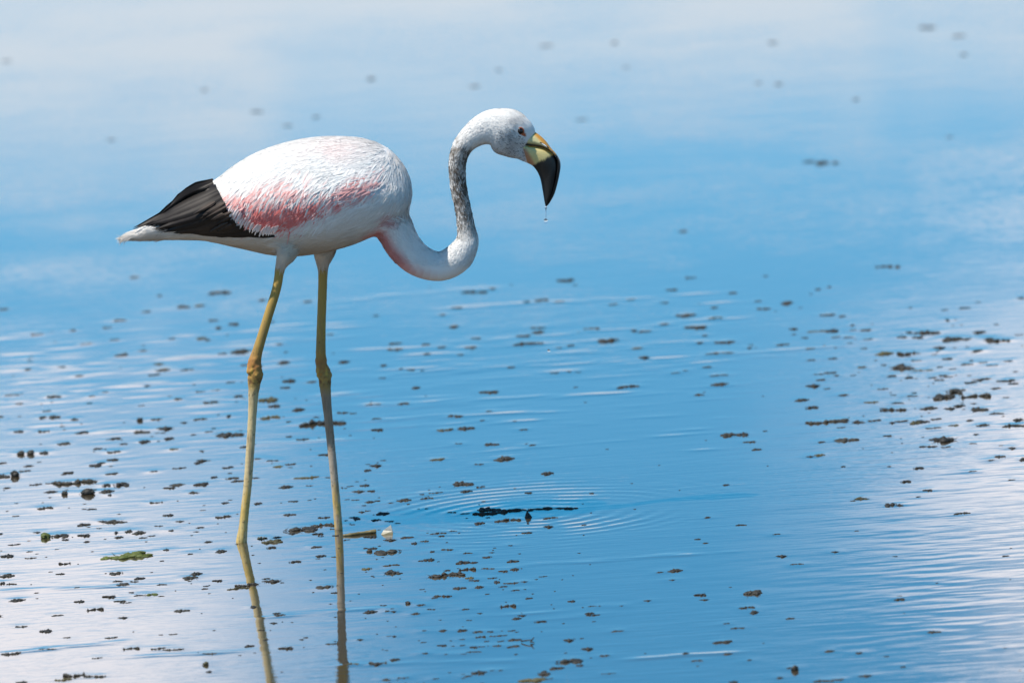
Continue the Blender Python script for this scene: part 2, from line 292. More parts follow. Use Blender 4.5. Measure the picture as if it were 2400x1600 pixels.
tag(mesh_obj('lakebed', [(-6000, -6000, -.11), (6000, -6000, -.11), (6000, 6000, -.11), (-6000, 6000, -.11)], [(0, 1, 2, 3)], bedm), kind='structure')

# ------------------------------------------------------------------ the flamingo
class Acc:
    def __init__(s): s.v = []; s.f = []
    def rings(s, rings):                     # closed tube from a list of rings
        n = len(rings[0]); o = len(s.v)
        for r in rings: s.v += [tuple(p) for p in r]
        for i in range(len(rings)-1):
            for k in range(n):
                a = o+i*n+k; b = o+i*n+(k+1) % n; s.f.append((a, b, b+n, a+n))
        s.f.append(tuple(o+k for k in range(n))[::-1]); e = o+(len(rings)-1)*n
        s.f.append(tuple(e+k for k in range(n)))
acc = Acc()
# body loft: photograph x, top y, bottom y, half width in photo pixels
BODY = [(288,551,561,5),(310,541,563,12),(342,528,563,22),(377,499,563,32),(400,481,563,40),(425,465,563,48),(473,439,564,62),(500,426,568,70),(520,411,573,77),(537,397,577,82),(582,368,587,93),(633,346,598,103),(696,329,601,110),(760,321,592,113),(824,322,575,111),(865,329,558,105),(904,345,540,93),(929,366,522,79),(948,391,504,62),(959,416,484,44),(965,440,462,18)]
bs = catmull(BODY, 4); NA = 40
rg = []
for x, tp, bt, hw in bs:
    pt, pb = P(x, tp), P(x, bt); c0 = (pt+pb)/2; ax = (pt-pb)/2; w = max(hw, 2)*MP; r = []
    for k in range(NA):
        a = 2*math.pi*k/NA; ca, sa = math.cos(a), math.sin(a)
        yy = w*math.copysign(abs(ca)**(.92 if sa > 0 else .92+.42*min(1, -sa*2)), ca); zz = math.copysign(abs(sa)**.97, sa)
        yy *= 1+.13*math.exp(-((sa-.12)/.38)**2)
        r.append((c0[0]+ax[0]*zz, yy, c0[2]+ax[2]*zz))
    rg.append(r)
acc.rings(rg)
def sweep(pts, wr, n=22, sub=4):             # pts: (px, py, depth, radius px); wr: depth ratio per point
    q = catmull([tuple(p)+(w,) for p, w in zip(pts, wr)], sub); cen = np.array([P(a[0], a[1], a[2]) for a in q]); rr = []
    for i in range(len(q)):
        tg = cen[min(i+1, len(q)-1)]-cen[max(i-1, 0)]; tg[1] = 0; tg /= np.linalg.norm(tg)
        nrm = np.array([-tg[2], 0, tg[0]]); dy = np.array([0, 1.0, 0]); ra = q[i][3]*MP
        rr.append([cen[i]+nrm*ra*math.cos(2*math.pi*k/n)+dy*ra*q[i][4]*math.sin(2*math.pi*k/n) for k in range(n)])
    acc.rings(rr); return cen, q
NECK = [(868,455,0,58),(897,496,0,53),(922,531,0,45),(946,577,0,41.5),(982,611,0,38),(1032,625,0,34),(1073,604,0,34.5),(1095,568,0,26.5),(1094,543,0,21),(1089.5,513,0,18.8),(1083.5,481,0,18),(1077,452,0,18.2),(1073,422,0,18.6),(1071.5,393,0,19.6),(1075,366,0,21),(1086,341,0,23.5),(1104,322,0,27.5),(1128,306,0,35),(1154,299.5,0,44),(1184,308,0,55.5),(1206,319,0,52.5),(1221,330,0,46),(1231,339,0,37)]
WR = [1.25,1.12,1.0,.95,.95,.95,.95,.95,.95,.95,.95,.95,.95,.95,.95,.95,.92,.85,.74,.64,.58,.50,.44]
neck_c, neck_q = sweep(NECK, WR)
sweep([(1180,330,0,34),(1208,346,0,27),(1224,357,0,20),(1239,374,0,11.5),(1248,386,0,4)], [.75,.72,.68,.62,.6])   # chin
sweep([(1185,296,0,34),(1208,298,0,30),(1226,303,0,18),(1240,309,0,9),(1250,312,0,3)], [.75,.72,.70,.7,.7])   # forehead
# thighs and legs; the nearer leg (trailing) is towards the camera
LEGN = [(684, 556, -0.03, 26), (674, 590, -0.036, 26), (663, 611, -0.0383, 17.5), (656, 630, -0.038, 11.6), (648.6, 675, -0.0377, 11), (629, 738.6, -0.0373, 11.2), (613.5, 789.6, -0.037, 11.6), (602, 828, -0.0367, 13), (596, 852, -0.0363, 16.6), (598, 875, -0.036, 18), (596, 899, -0.0357, 14.6), (593.6, 930, -0.0353, 12), (591, 980, -0.035, 10.4), (586, 1061, -0.035, 10.4), (580, 1141, -0.035, 10.2), (574, 1195, -0.035, 10.3), (570, 1235, -0.035, 11), (566.5, 1264, -0.035, 13), (562, 1300, -0.035, 12), (556, 1400, -0.035, 12)]
LEGF = [(765, 540, 0.03, 28), (761, 585, 0.036, 28), (757, 613, 0.0383, 18.5), (757, 632, 0.038, 12), (755.6, 687.6, 0.0377, 10.9), (753, 764, 0.0373, 11), (752, 828, 0.037, 12.3), (754.6, 861, 0.0367, 15.6), (760, 881, 0.0363, 17.2), (762, 904, 0.036, 13.8), (767, 955, 0.0357, 11), (775, 1034, 0.0353, 10), (783, 1114, 0.035, 9.6), (788, 1168, 0.035, 9.6), (793, 1232, 0.035, 10.2), (797, 1280, 0.035, 10.5), (805, 1392, 0.035, 11)]
lc = {}
for nm, L in (('n', LEGN), ('f', LEGF)):
    wr = [1.15, 1.15, 1.1]+[.95]*(len(L)-3); c, q = sweep(L, wr, 18, 4); lc[nm] = c
def foot(c):                                 # webbed foot on the mud
    zt, zb = -.100, -.1105; px_ = [(-.012, -.012), (.02, -.02), (.085, -.045), (.075, -.018), (.105, 0), (.075, .018), (.085, .045), (.02, .02), (-.012, .012)]
    o = len(acc.v); n = len(px_)
    for z in (zb, zt):
        for a, b_ in px_: acc.v.append((c[0]+a, c[1]+b_, z))
    acc.f.append(tuple(range(o, o+n))[::-1]); acc.f.append(tuple(range(o+n, o+2*n)))
    for k in range(n): acc.f.append((o+k, o+(k+1) % n, o+n+(k+1) % n, o+n+k))
foot(lc['n'][-1]); foot(lc['f'][-1])
tmp = mesh_obj('tmp', acc.v, acc.f)
bm = bmesh.new(); bm.from_mesh(tmp.data); bmesh.ops.recalc_face_normals(bm, faces=bm.faces); bm.to_mesh(tmp.data); bm.free()
md = tmp.modifiers.new('r', 'REMESH'); md.mode = 'VOXEL'; md.voxel_size = .0019; md.adaptivity = 0
dg = bpy.context.evaluated_depsgraph_get(); dg.update()
body_me = bpy.data.meshes.new_from_object(tmp.evaluated_get(dg)); body_me.name = 'body'
old = tmp.data; bpy.data.objects.remove(tmp); bpy.data.meshes.remove(old)
n = len(body_me.vertices); V = np.empty(n*3); body_me.vertices.foreach_get('co', V); V = V.reshape(-1, 3)
E = np.empty(len(body_me.edges)*2, np.int32); body_me.edges.foreach_get('vertices', E); E = E.reshape(-1, 2)
deg = np.bincount(E.ravel(), minlength=n)[:, None]
sx_, sy_ = to_px(V[:, 0], V[:, 1], V[:, 2])
wleg = sstep(-sy_, -640, -600)
wneck = sstep(sx_, 985, 1060)
wsm = (0.55*wleg*(1-.75*wneck)+.06)[:, None]
for it in range(26):
    A = np.zeros_like(V)
    for a in range(3): A[:, a] = np.bincount(E[:, 0], V[E[:, 1], a], n)+np.bincount(E[:, 1], V[E[:, 0], a], n)
    V = V+(A/deg-V)*(wsm if it > 5 else np.maximum(wsm, .12))
body_me.vertices.foreach_set('co', V.astype(np.float32).ravel()); body_me.update()
NRM = np.empty(n*3); body_me.vertices.foreach_get('normal', NRM); NRM = NRM.reshape(-1, 3)
# scutes and tendons on the bare legs
sx_, sy_ = to_px(V[:, 0], V[:, 1], V[:, 2])
legm = sstep(sy_, 640, 665)
rough = (np.sin(V[:, 2]*2*math.pi/.0085+3*np.sin(V[:, 2]*90))*.5*sstep(fbm(V*60, 14, 2), .4, .7)+(fbm(V*np.array([420, 420, 150]), 4, 2)-.5)*2.6)*sstep(-V[:, 2], -.30, -.22)
knob = (fbm(V*150, 9, 3)-.5)*2.4*np.exp(-((sy_-872)/38)**2)
V = V+NRM*(legm*(rough*.00022+knob*.0026))[:, None]
body_me.vertices.foreach_set('co', V.astype(np.float32).ravel()); body_me.update()

PINK = [(550,440),(600,424),(650,412),(700,406),(735,425),(786,440),(824,430),(856,412),(894,400),(908,415),(880,450),(826,466),(776,478),(741,490),(684,527),(633,524),(585,512),(560,474)]
BLACK = [(300,540),(335,500),(377,474),(425,438),(473,415),(496,408),(510,421),(524,434),(537,452),(534,478),(547,503),(569,521),(617,532),(648,543),(537,542),(454,541),(392,541),(378,533),(345,521)]
neck_px = neck_q[:, :2]
def colour(px, py, V3, fine=True):
    """the bird's own plumage and skin colours, as a function of place on the body"""
    m = len(px); C = np.tile(np.array([.82, .795, .765]), (m, 1))
    def lay(c, a):
        nonlocal C
        a = np.clip(a, 0, 1)[:, None]; C = C*(1-a)+np.array(c)*a
    # streak noise along the lie of the feathers (down and back)
    u = (px*.45+py*.89)/1.0; w = (px*.89-py*.45)
    st = fbm(np.stack([w/9, u/46, V3[:, 1]*9], -1), 5, 3); st2 = fbm(np.stack([w/5, u/26], -1), 8, 2)
    big = fbm(np.stack([px/45, py/38], -1), 21, 2)
    lay((.62, .50, .38), .9*sstep(py+12*(st-.5), 515, 585)*(px < 900))  # warm buff belly: its shade and the mud's bounce light painted in
    blush = np.exp(-((px-800)/75)**2-((py-350)/26)**2)*sstep(big, .4, .62)
    lay((.80, .50, .46), .40*blush)
    sdp = poly_sd(px, py, PINK)
    lower = sstep(py+(px-560)*.10, 425, 510)
    a = sstep(sdp+(st-.5)*52, -6, 13)*sstep(st+.24*(st2-.5)+.18*lower+.03, .40, .56)
    lay((.80, .125, .100), 1.15*a*(.50+.60*lower*sstep(py, 420, 500)+.25*(big-.4)))
    lay((.74, .40, .38), .22*sstep(sdp, -22, 10))
    # neck base and throat
    nb = np.exp(-(np.maximum(0, np.abs((px-905)*.80+(py-540)*-.45)-4)/19)**2)*sstep(px, 868, 884)*sstep(-px, -985, -935)*sstep(py, 478, 520)
    e = np.full(m, 1e9); ei = np.zeros(m, int)
    for k in range(0, len(neck_px)):
        d = np.hypot(px-neck_px[k, 0], py-neck_px[k, 1]); s_ = d < e; e = np.where(s_, d, e); ei = np.where(s_, k, ei)
    kk = ei/4.0                                # control-point index along the neck
    tgx = np.gradient(neck_px[:, 0])[ei]; tgy = np.gradient(neck_px[:, 1])[ei]; tl = np.hypot(tgx, tgy)
    side = ((px-neck_px[ei, 0])*-tgy+(py-neck_px[ei, 1])*tgx)/tl/neck_q[ei, 3]     # -1 back/upper edge .. +1 outer lower edge
    isneck = (px > 872)*(py > 470)*(px < 1060)
    th = sstep(side+.35*(st-.5), .05, .75)*isneck*sstep(kk, 1.2, 2.1)*(1-sstep(kk, 3.2, 5.2))
    th = np.maximum(th, isneck*(1-sstep(np.hypot((px-925)/26, (py-512)/40), .25, 1.0))*.9)
    lay((.55, .105, .10), .80*th)
    # grey-brown mottled upper neck, cheeks
    mo = fbm(np.stack([px/16, py/20, V3[:, 1]*60], -1), 31, 2); mo2 = fbm(np.stack([px/5, py/7, V3[:, 1]*200], -1), 37, 2)
    nk = sstep(kk, 7.0, 9.5)*(1-sstep(kk, 14.2, 16.2))*(px > 1030)
    lay((.46, .42, .38), .80*nk*sstep(side, -1.2, .3))
    lay((.13, .095, .065), nk*sstep(mo*.45+mo2*.55, .42, .56)*(.95-.35*(1-sstep(kk, 8.5, 11))))
    hd = sstep(px, 1120, 1160)
    ck = hd*(np.exp(-((px-1196)/26)**2-((py-318)/20)**2)+.9*np.exp(-((px-1205)/34)**2-((py-352)/20)**2)+.6*np.exp(-((px-1210)/18)**2-((py-285)/10)**2))
    lay((.30, .28, .28), .62*ck*sstep(mo*.6+mo2*.4, .34, .62))
    lay((.45, .42, .42), .38*hd*sstep(py, 308, 352))
    op = np.exp(-(((px-1226)*.75+(py-313)*.66)/10.5)**2-(((px-1226)*-.66+(py-313)*.75)/5.2)**2)
    lay((.62, .13, .025), sstep(op, .3, .6))
    # black flight feathers
    sb = poly_sd(px, py, BLACK)+(st-.5)*10
    lay((.018, .014, .012), sstep(sb, -2, 3)*(px < 660))
    lay((.16, .115, .085), .75*sstep(sb, -6, 2)*np.exp(-((px-528)/14)**2-((py-462)/28)**2))
    # bare legs
    lg = sstep(py, 626, 631)*(px < 860)
    xm = np.where(px < 690, 0, 1)
    l1 = fbm(np.stack([px/5, py/30, V3[:, 1]*100], -1), 51, 3); l2 = fbm(V3*230, 52, 2)
    LC = np.tile(np.array([.44, .285, .075]), (m, 1))
    def ll(c, a):
        nonlocal LC
        a = np.clip(a, 0, 1)[:, None]; LC = LC*(1-a)+np.array(c)*a
    ll((.33, .215, .08), .8*sstep(py, 660, 800)*sstep(l1, .3, .6))
    ll((.38, .16, .05), .85*np.exp(-((py-855)/26)**2)); ll((.58, .36, .07), .8*np.exp(-((py-872)/16)**2)*sstep(l1, .45, .6))
    ll((.12, .055, .03), .8*np.exp(-((py-893)/10)**2)*sstep(l2, .45, .6))
    ll((.58, .46, .25), sstep(py, 895, 935)*(1-xm)); ll((.33, .24, .17), sstep(py, 900, 935)*xm); ll((.44, .37, .29), sstep(py, 1000, 1090)*xm)
    ll((.60, .40, .10), sstep(py+60*(l1-.5), 1110, 1190)*sstep(l1, .25, .6)*.9)
    ll((.60, .48, .22), sstep(py, 1180, 1240)*sstep(l1, .5, .7)*.7)
    ring_ = .5+.5*np.sin(V3[:, 2]*2*math.pi/.0085+3*np.sin(V3[:, 2]*90))
    ll((.10, .08, .055), .38*sstep(ring_, .80, .98)*sstep(py, 950, 1040)*sstep(l2, .5, .68))
    ll((.20, .15, .10), .55*sstep(fbm(np.stack([px/3.5, py/38, V3[:, 1]*140], -1), 57, 2), .55, .72)*sstep(py, 880, 930))
    ll((.06, .05, .04), .8*sstep(vnoise(V3*330, 77), .84, .93)*sstep(py, 650, 700))
    C = C*(1-lg[:, None])+LC*lg[:, None]
    return C

plm, t, b = mat_new('plumage')
vc = t.node('ShaderNodeVertexColor', layer_name='Col'); t.l.new(vc.outputs[0], b.inputs['Base Color'])
b.inputs['Roughness'].default_value = .72; b.inputs['Specular IOR Level'].default_value = .25
tcp = t.node('ShaderNodeTexCoord'); bn = t.node('ShaderNodeBump'); bn.inputs['Strength'].default_value = .12; bn.inputs['Distance'].default_value = .0006
t.l.new(t.noise(tcp.outputs['Object'], 420, 3), bn.inputs['Height']); t.l.new(bn.outputs[0], b.inputs['Normal'])

bird = bpy.data.objects.new('flamingo', None); COL.objects.link(bird)
bird.location = (float(P(680, 1252)[0]), 0, -.11)
tag(bird, 'white and pink flamingo wading with lowered neck and black hooked bill', 'flamingo')
INV = Matrix.Translation(-bird.location)
def adopt(o, parent=None):
    o.parent = parent or bird
    if parent is None: o.matrix_parent_inverse = INV
    return o
spx, spy = to_px(V[:, 0], V[:, 1], V[:, 2])
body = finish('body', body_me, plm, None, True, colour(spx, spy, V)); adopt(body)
polys = np.empty(len(body_me.loops), np.int32); body_me.loops.foreach_get('vertex_index', polys)
ls = np.empty(len(body_me.polygons), np.int32); body_me.polygons.foreach_get('loop_start', ls)
Q = polys.reshape(-1, 4) if len(polys) == 4*len(ls) else np.array([polys[a:a+4] for a in ls])
bvh = BVHTree.FromPolygons([tuple(v) for v in V], [tuple(map(int, q)) for q in Q])
def surf(px, py, side=-1):                   # point of the body's near (or far) flank under a photo pixel
    o = P(px, py, 0.0)
    h = bvh.ray_cast(Vector((o[0], side*1.0, o[2])), Vector((0, -side, 0)))
    return (np.array(h[0]), np.array(h[1])) if h[0] else (None, None)

# ---- small plumes over the whole bird: narrow tapering vanes lying along the body
def flow(px, py):
    fx = np.full(len(px), -.92); fy = np.full(len(px), .38)
    k = sstep(py, 390, 440)*(1-sstep(py, 500, 540))*sstep(px, 540, 570)*(1-sstep(px, 760, 900))
    fx = fx*(1-k)-.50*k; fy = fy*(1-k)+.87*k
    k = sstep(py, 500, 545); fx = fx*(1-k)-.98*k; fy = fy*(1-k)+.16*k
    k = sstep(px, 860, 930)*(1-sstep(py, 500, 530)); fx = fx*(1-k)-.6*k; fy = fy*(1-k)+.8*k
    k = sstep(-px, -480, -420); fx = fx*(1-k)-.97*k; fy = fy*(1-k)+.25*k
    e = np.full(len(px), 1e9); ei = np.zeros(len(px), int)
    for j in range(len(neck_px)):
        d = np.hypot(px-neck_px[j, 0], py-neck_px[j, 1])/neck_q[j, 3]; s_ = d < e; e = np.where(s_, d, e); ei = np.where(s_, j, ei)
    tx = -np.gradient(neck_px[:, 0])[ei]; ty = -np.gradient(neck_px[:, 1])[ei]; tl = np.hypot(tx, ty)
    k = ((e < 1.25)*sstep(ei/4., 1.4, 2.6)); fx = fx*(1-k)+tx/tl*k; fy = fy*(1-k)+ty/tl*k
    th = sstep(py, 596, 604)*(px < 850); fx = fx*(1-th)-.1*th; fy = fy*(1-th)+th
    return fx, fy, k
qa, qb, qc = V[Q[:, 0]], V[Q[:, 1]], V[Q[:, 2]]
area = np.linalg.norm(np.cross(qb-qa, qc-qa), axis=1)
fc = V[Q].mean(1); fpx, fpy = to_px(fc[:, 0], fc[:, 1], fc[:, 2])
area = area*(fpy < 622)*(1-sstep(fpx, 1225, 1240))
area = np.where(np.hypot(fpx-1222, fpy-307) < 13, 0, area)
area = np.where((poly_sd(fpx, fpy, BLACK) > 4)*(fpx < 640), area*.10, area)
area = area*np.where(fpx > 990, 2.1, 1.0)
area = area*np.where((fpx < 395)*(fpy > 515), 4.0, 1.0)
NPL = 62000
pick = rng.choice(len(area), NPL, p=area/area.sum())
r1, r2 = rng.random(NPL), rng.random(NPL)
q4 = V[Q[pick]]; base = (q4[:, 0]*(1-r1)[:, None]+q4[:, 1]*r1[:, None])*(1-r2)[:, None]+(q4[:, 3]*(1-r1)[:, None]+q4[:, 2]*r1[:, None])*r2[:, None]
nr = NRM[Q[pick]].mean(1); nr /= np.linalg.norm(nr, axis=1)[:, None]
bx, by = to_px(base[:, 0], base[:, 1], base[:, 2])
fx, fy, isn = flow(bx, by)
ang = rng.normal(0, .10, NPL)+.45*(fbm(np.stack([bx/30, by/30], -1), 61, 2)-.5)
fx, fy = fx*np.cos(ang)-fy*np.sin(ang), fx*np.sin(ang)+fy*np.cos(ang)
dr = np.stack([fx, rng.normal(0, .05, NPL), -fy], -1); dr -= nr*(dr*nr).sum(1)[:, None]; dr /= np.linalg.norm(dr, axis=1)[:, None]
headm = sstep(bx, 1060, 1130)*(by < 420)
L = np.where(isn > .5, rng.uniform(.006, .012, NPL), rng.uniform(.012, .034, NPL))
L = L*(1-.45*headm)
cov = (poly_sd(bx, by, PINK) > -25)
L = np.where(cov, rng.uniform(.022, .058, NPL), L)
L = np.where(by > 575, L*.6, L)
tailm = (bx < 395)*(by > 512); L = np.where(tailm, rng.uniform(.010, .022, NPL), L)
Wd = L*np.where(isn > .5, rng.uniform(.12, .26, NPL), rng.uniform(.035, .07, NPL))
lift = np.where(isn > .5, .0007, .00030)*rng.uniform(.3, 1.5, NPL)*np.where((by < 395)|(by > 545), .45, 1.0); lift = np.where(tailm, .003*rng.random(NPL), lift); lift *= (1-.35*headm)
sd_ = np.cross(nr, dr); tw = (rng.normal(0, .15, NPL)*np.where(isn > .5, 2.2, np.where((by < 395)|(by > 545), .6, 1.0)))[:, None]; sd_ = sd_*np.cos(tw)+nr*np.sin(tw)
curl = rng.normal(0, .12, NPL)
Vp = np.empty((NPL, 6, 3))
for j, (tt, ww) in enumerate(((0., .75), (.55, 1.0), (1., .14))):
    cpt = base+dr*(L*tt)[:, None]+sd_*(L*curl*tt*tt)[:, None]+nr*(-.0006+lift*(1.8*tt-.5*tt*tt))[:, None]
    # follow the curve of the body away from the root
    Vp[:, j*2] = cpt-sd_*(Wd*ww*.5)[:, None]; Vp[:, j*2+1] = cpt+sd_*(Wd*ww*.5)[:, None]
def hug(pts, up):                            # keep far ends on the skin
    for i in range(len(pts)):
        h = bvh.find_nearest(Vector(pts[i]))
        if h[0] is not None:
            d = (Vector(pts[i])-h[0]).dot(h[1])
            if d > up[i] or d < 0: pts[i] = np.array(h[0]+h[1]*up[i]) if d < 0 or d > up[i]*2.5 else pts[i]
    return pts
cent = (Vp[:, 4]+Vp[:, 5])*.5; hc = hug(cent.copy(), lift*1.3+.0004); dlt = np.where(tailm[:, None], 0, hc-cent); Vp[:, 4] += dlt; Vp[:, 5] += dlt
cent = (Vp[:, 2]+Vp[:, 3])*.5; hc = hug(cent.copy(), lift+.0004); dlt = np.where(tailm[:, None], 0, hc-cent); Vp[:, 2] += dlt; Vp[:, 3] += dlt
Vp = Vp.reshape(-1, 3); o6 = np.arange(NPL)[:, None]*6
Fp = np.concatenate([o6+np.array([[0, 2, 3, 1]]), o6+np.array([[2, 4, 5, 3]])])
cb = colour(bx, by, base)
cb = cb*(1+rng.normal(0, .05, NPL))[:, None]
tipx, tipy = to_px(hc[:, 0], hc[:, 1], hc[:, 2])
blk = (cb.mean(1) < .12)
pn = .42*(bx > 1030)*sstep(by, 330, 370)*(1-sstep(by, 500, 560))*sstep(-bx, -1135, -1095)+.26*sstep(bx, 1150, 1185)*sstep(by, 285, 325)
flk = rng.random(NPL) < pn
cb = np.where(flk[:, None], cb*.30+np.array([.045, .035, .028]), np.where((pn > .3)[:, None]*(rng.random(NPL) < .3)[:, None], cb*.5+.38, cb))
cb = np.clip(cb, .01, .86)
cp = np.repeat(cb, 6, 0).reshape(NPL, 6, 3); cp[:, 4:] = cp[:, 4:]*.75+.25*np.where(blk[:, None, None], cp[:, 4:], .80)
plo = finish('plumage', np_mesh('plumage', Vp, Fp), plm, None, True, cp.reshape(-1, 3))
own = np.cross(dr, sd_); own = own*np.sign((own*nr).sum(1))[:, None]
mixn = nr*.72+own*.28+sd_*rng.normal(0, .10, NPL)[:, None]; mixn /= np.linalg.norm(mixn, axis=1)[:, None]
plo.data.normals_split_custom_set_from_vertices(np.repeat(mixn, 6, 0).tolist()); adopt(plo); tag(plo, kind='stuff')

# ---- flight feathers, coverts: single vanes that can be told apart
ffm, t, b = mat_new('flight_feather')
tcf = t.node('ShaderNodeTexCoord'); vc = t.node('ShaderNodeVertexColor', layer_name='Col')
nz = t.noise(tcf.outputs['Object'], 90, 4)
t.l.new(t.mix(nz, t.mix(1.0, vc.outputs[0], (.6, .6, .6, 1), 'MULTIPLY'), t.mix(1.0, vc.outputs[0], (1.7, 1.6, 1.55, 1), 'MULTIPLY')), b.inputs['Base Color'])
b.inputs['Roughness'].default_value = .5; b.inputs['Specular IOR Level'].default_value = .22
def vane(name, path, wpx, col, side, off, mat, tipcol=None, ragged=.12, camber=.0016):
    """one feather: a cambered, pointed vane with a raised shaft, laid on the flank"""
    q = catmull(path, 5); nQ = len(q); vs = []; cs = []; K = 7
    tot = np.linspace(0, 1, nQ)
    for i, (x, y) in enumerate(q):
        a = q[max(0, i-1)]; c = q[min(nQ-1, i+1)]; tx, ty = c[0]-a[0], c[1]-a[1]; l = math.hypot(tx, ty); nx_, ny_ = -ty/l, tx/l
        prof = (min(1, .45+tot[i]*2.2))*max(.03, (1-tot[i]**3.2))
        for k in range(K):
            s_ = (k/(K-1)-.5)*2; w_ = wpx*.5*prof*(1+ragged*random.uniform(-1, 1)*abs(s_))
            X_, Y_ = x+nx_*s_*w_, y+ny_*s_*w_
            p, nn_ = surf(X_, Y_, side)
            if p is None:
                p0, n0 = surf(x, y, side)
                if p0 is None: p0 = P(x, y, 0); p0[1] = side*.004
                p = P(X_, Y_, 0); p[1] = p0[1]
            cam_ = camber*((1-s_*s_)+(.45 if k == K//2 else 0))
            p = p.copy(); p[1] += side*(off+cam_); vs.append(p)
            f = tot[i]; cc = np.array(col)*(1+random.uniform(-.15, .15)); 
            if tipcol is not None: cc = cc*(1-f)+np.array(tipcol)*f
            cs.append(cc)
    fs = [(i*K+k, i*K+k+1, (i+1)*K+k+1, (i+1)*K+k) for i in range(nQ-1) for k in range(K-1)]
    o = mesh_obj(name, vs, fs, mat, None, True, np.clip(np.array(cs), .004, .85)); adopt(o); return o
FL = [((500,425),(440,452),(395,484),24),((508,432),(440,462),(362,511),24),((514,440),(440,476),(312,536),22),((520,450),(450,488),(340,526),24),((526,460),(460,499),(366,531),26),((532,475),(470,511),(384,538),30),((540,490),(490,522),(408,540),34),((552,506),(512,530),(450,541),34),((572,520),(530,536),(480,542),26),((610,530),(565,539),(512,543),20),((645,541),(600,541),(560,543),12)]
for sd2 in (-1, 1):
    for i, (a, bq, c, w) in enumerate(FL[::-1]):
        dark = np.array((.015, .012, .011))*random.uniform(.7, 1.4)
        if i in (3, 4): dark = np.array((.030, .022, .018))
        vane('flight_feather', [a, bq, c], w, dark, sd2, .0012+.0006*i, ffm, ragged=.10)
# upper coverts that overlap the flight feathers, brown at the shoulder of the wing
for sd2 in (-1, 1):
    for i in range(16):
        x = random.uniform(500, 545); y = 425+(x-500)*1.4+random.uniform(-6, 34); l = random.uniform(28, 55)
        vane('covert_feather', [(x, y), (x-l*.5, y+l*.30), (x-l*.95, y+l*.55)], random.uniform(7, 13), (.050, .036, .028), sd2, .0075+.0002*i, ffm, (.018, .014, .012), .2)
scm, t, b = mat_new('covert_feather')
vc = t.node('ShaderNodeVertexColor', layer_name='Col'); t.l.new(vc.outputs[0], b.inputs['Base Color']); b.inputs['Roughness'].default_value = .7
for sd2 in (-1, 1):
    for i in range(120):                      # long white and rosy plumes hanging over the wing
        tq = random.random()
        x = 572+310*tq+random.uniform(-15, 15); y = 412+random.uniform(-22, 50)-18*tq; l = random.uniform(34, 84)*(1-.40*tq)
        if x-l*.55 < 548: l *= .6
        sl = random.uniform(.8, 1.2)
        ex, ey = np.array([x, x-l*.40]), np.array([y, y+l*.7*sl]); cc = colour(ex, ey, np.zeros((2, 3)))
        if random.random() < .42: cc[:] = (.82, .795, .765)
        vane('plume', [(x, y), (x-l*.28, y+l*.38*sl), (x-l*.44, y+l*.82*sl)], random.uniform(3.5, 8), cc[0], sd2, .0006+.000004*i, scm, cc[1], .15, .00025)
    for i in range(40):                       # fringe of the wing's lower edge
        tq = i/39; x = 545+110*tq+random.uniform(-4, 4); y = 470+48*min(1, tq*1.8)+random.uniform(-8, 4); l = random.uniform(20, 36)
        vane('plume', [(x, y), (x-l*.25, y+l*.4), (x-l*.38, y+l*.75)], random.uniform(3, 6), (.76, .52, .50), sd2, .0085, scm, (.80, .78, .77), .4, .0005)

# ---- bill
blm, t, b = mat_new('bill')
vc = t.node('ShaderNodeVertexColor', layer_name='Col'); tcb2 = t.node('ShaderNodeTexCoord')
t.l.new(t.mix(t.noise(tcb2.outputs['Object'], 160, 4), t.mix(1.0, vc.outputs[0], (.80, .78, .72, 1), 'MULTIPLY'), vc.outputs[0]), b.inputs['Base Color'])
b.inputs['Roughness'].default_value = .42
bn = t.node('ShaderNodeBump'); bn.inputs['Strength'].default_value = .3; bn.inputs['Distance'].default_value = .001
t.l.new(t.noise(tcb2.outputs['Object'], 300, 3), bn.inputs['Height']); t.l.new(bn.outputs[0], b.inputs['Normal'])
BT = [(1234,306),(1252,309),(1266,318),(1279.6,331),(1291,346),(1304,361),(1312,375),(1314,389),(1311.5,408),(1306,433),(1299,456),(1288,476),(1281,484)]
BM = [(1224,338),(1240,340),(1256,341.5),(1271,344.5),(1284,350),(1296,358),(1304.5,373),(1306.5,389),(1304,408),(1299.5,432),(1293.5,454),(1285,475),(1279.8,484)]
BB = [(1236,382),(1247,388),(1254,395),(1260,404),(1265,415),(1268,426),(1270,436),(1271.5,445),(1273,454),(1274.5,463),(1276,472),(1277.5,479),(1278.6,484)]
BW = [21,21,21,21.5,21.5,20,18,16.5,14.5,12,9,4.5,1.0]
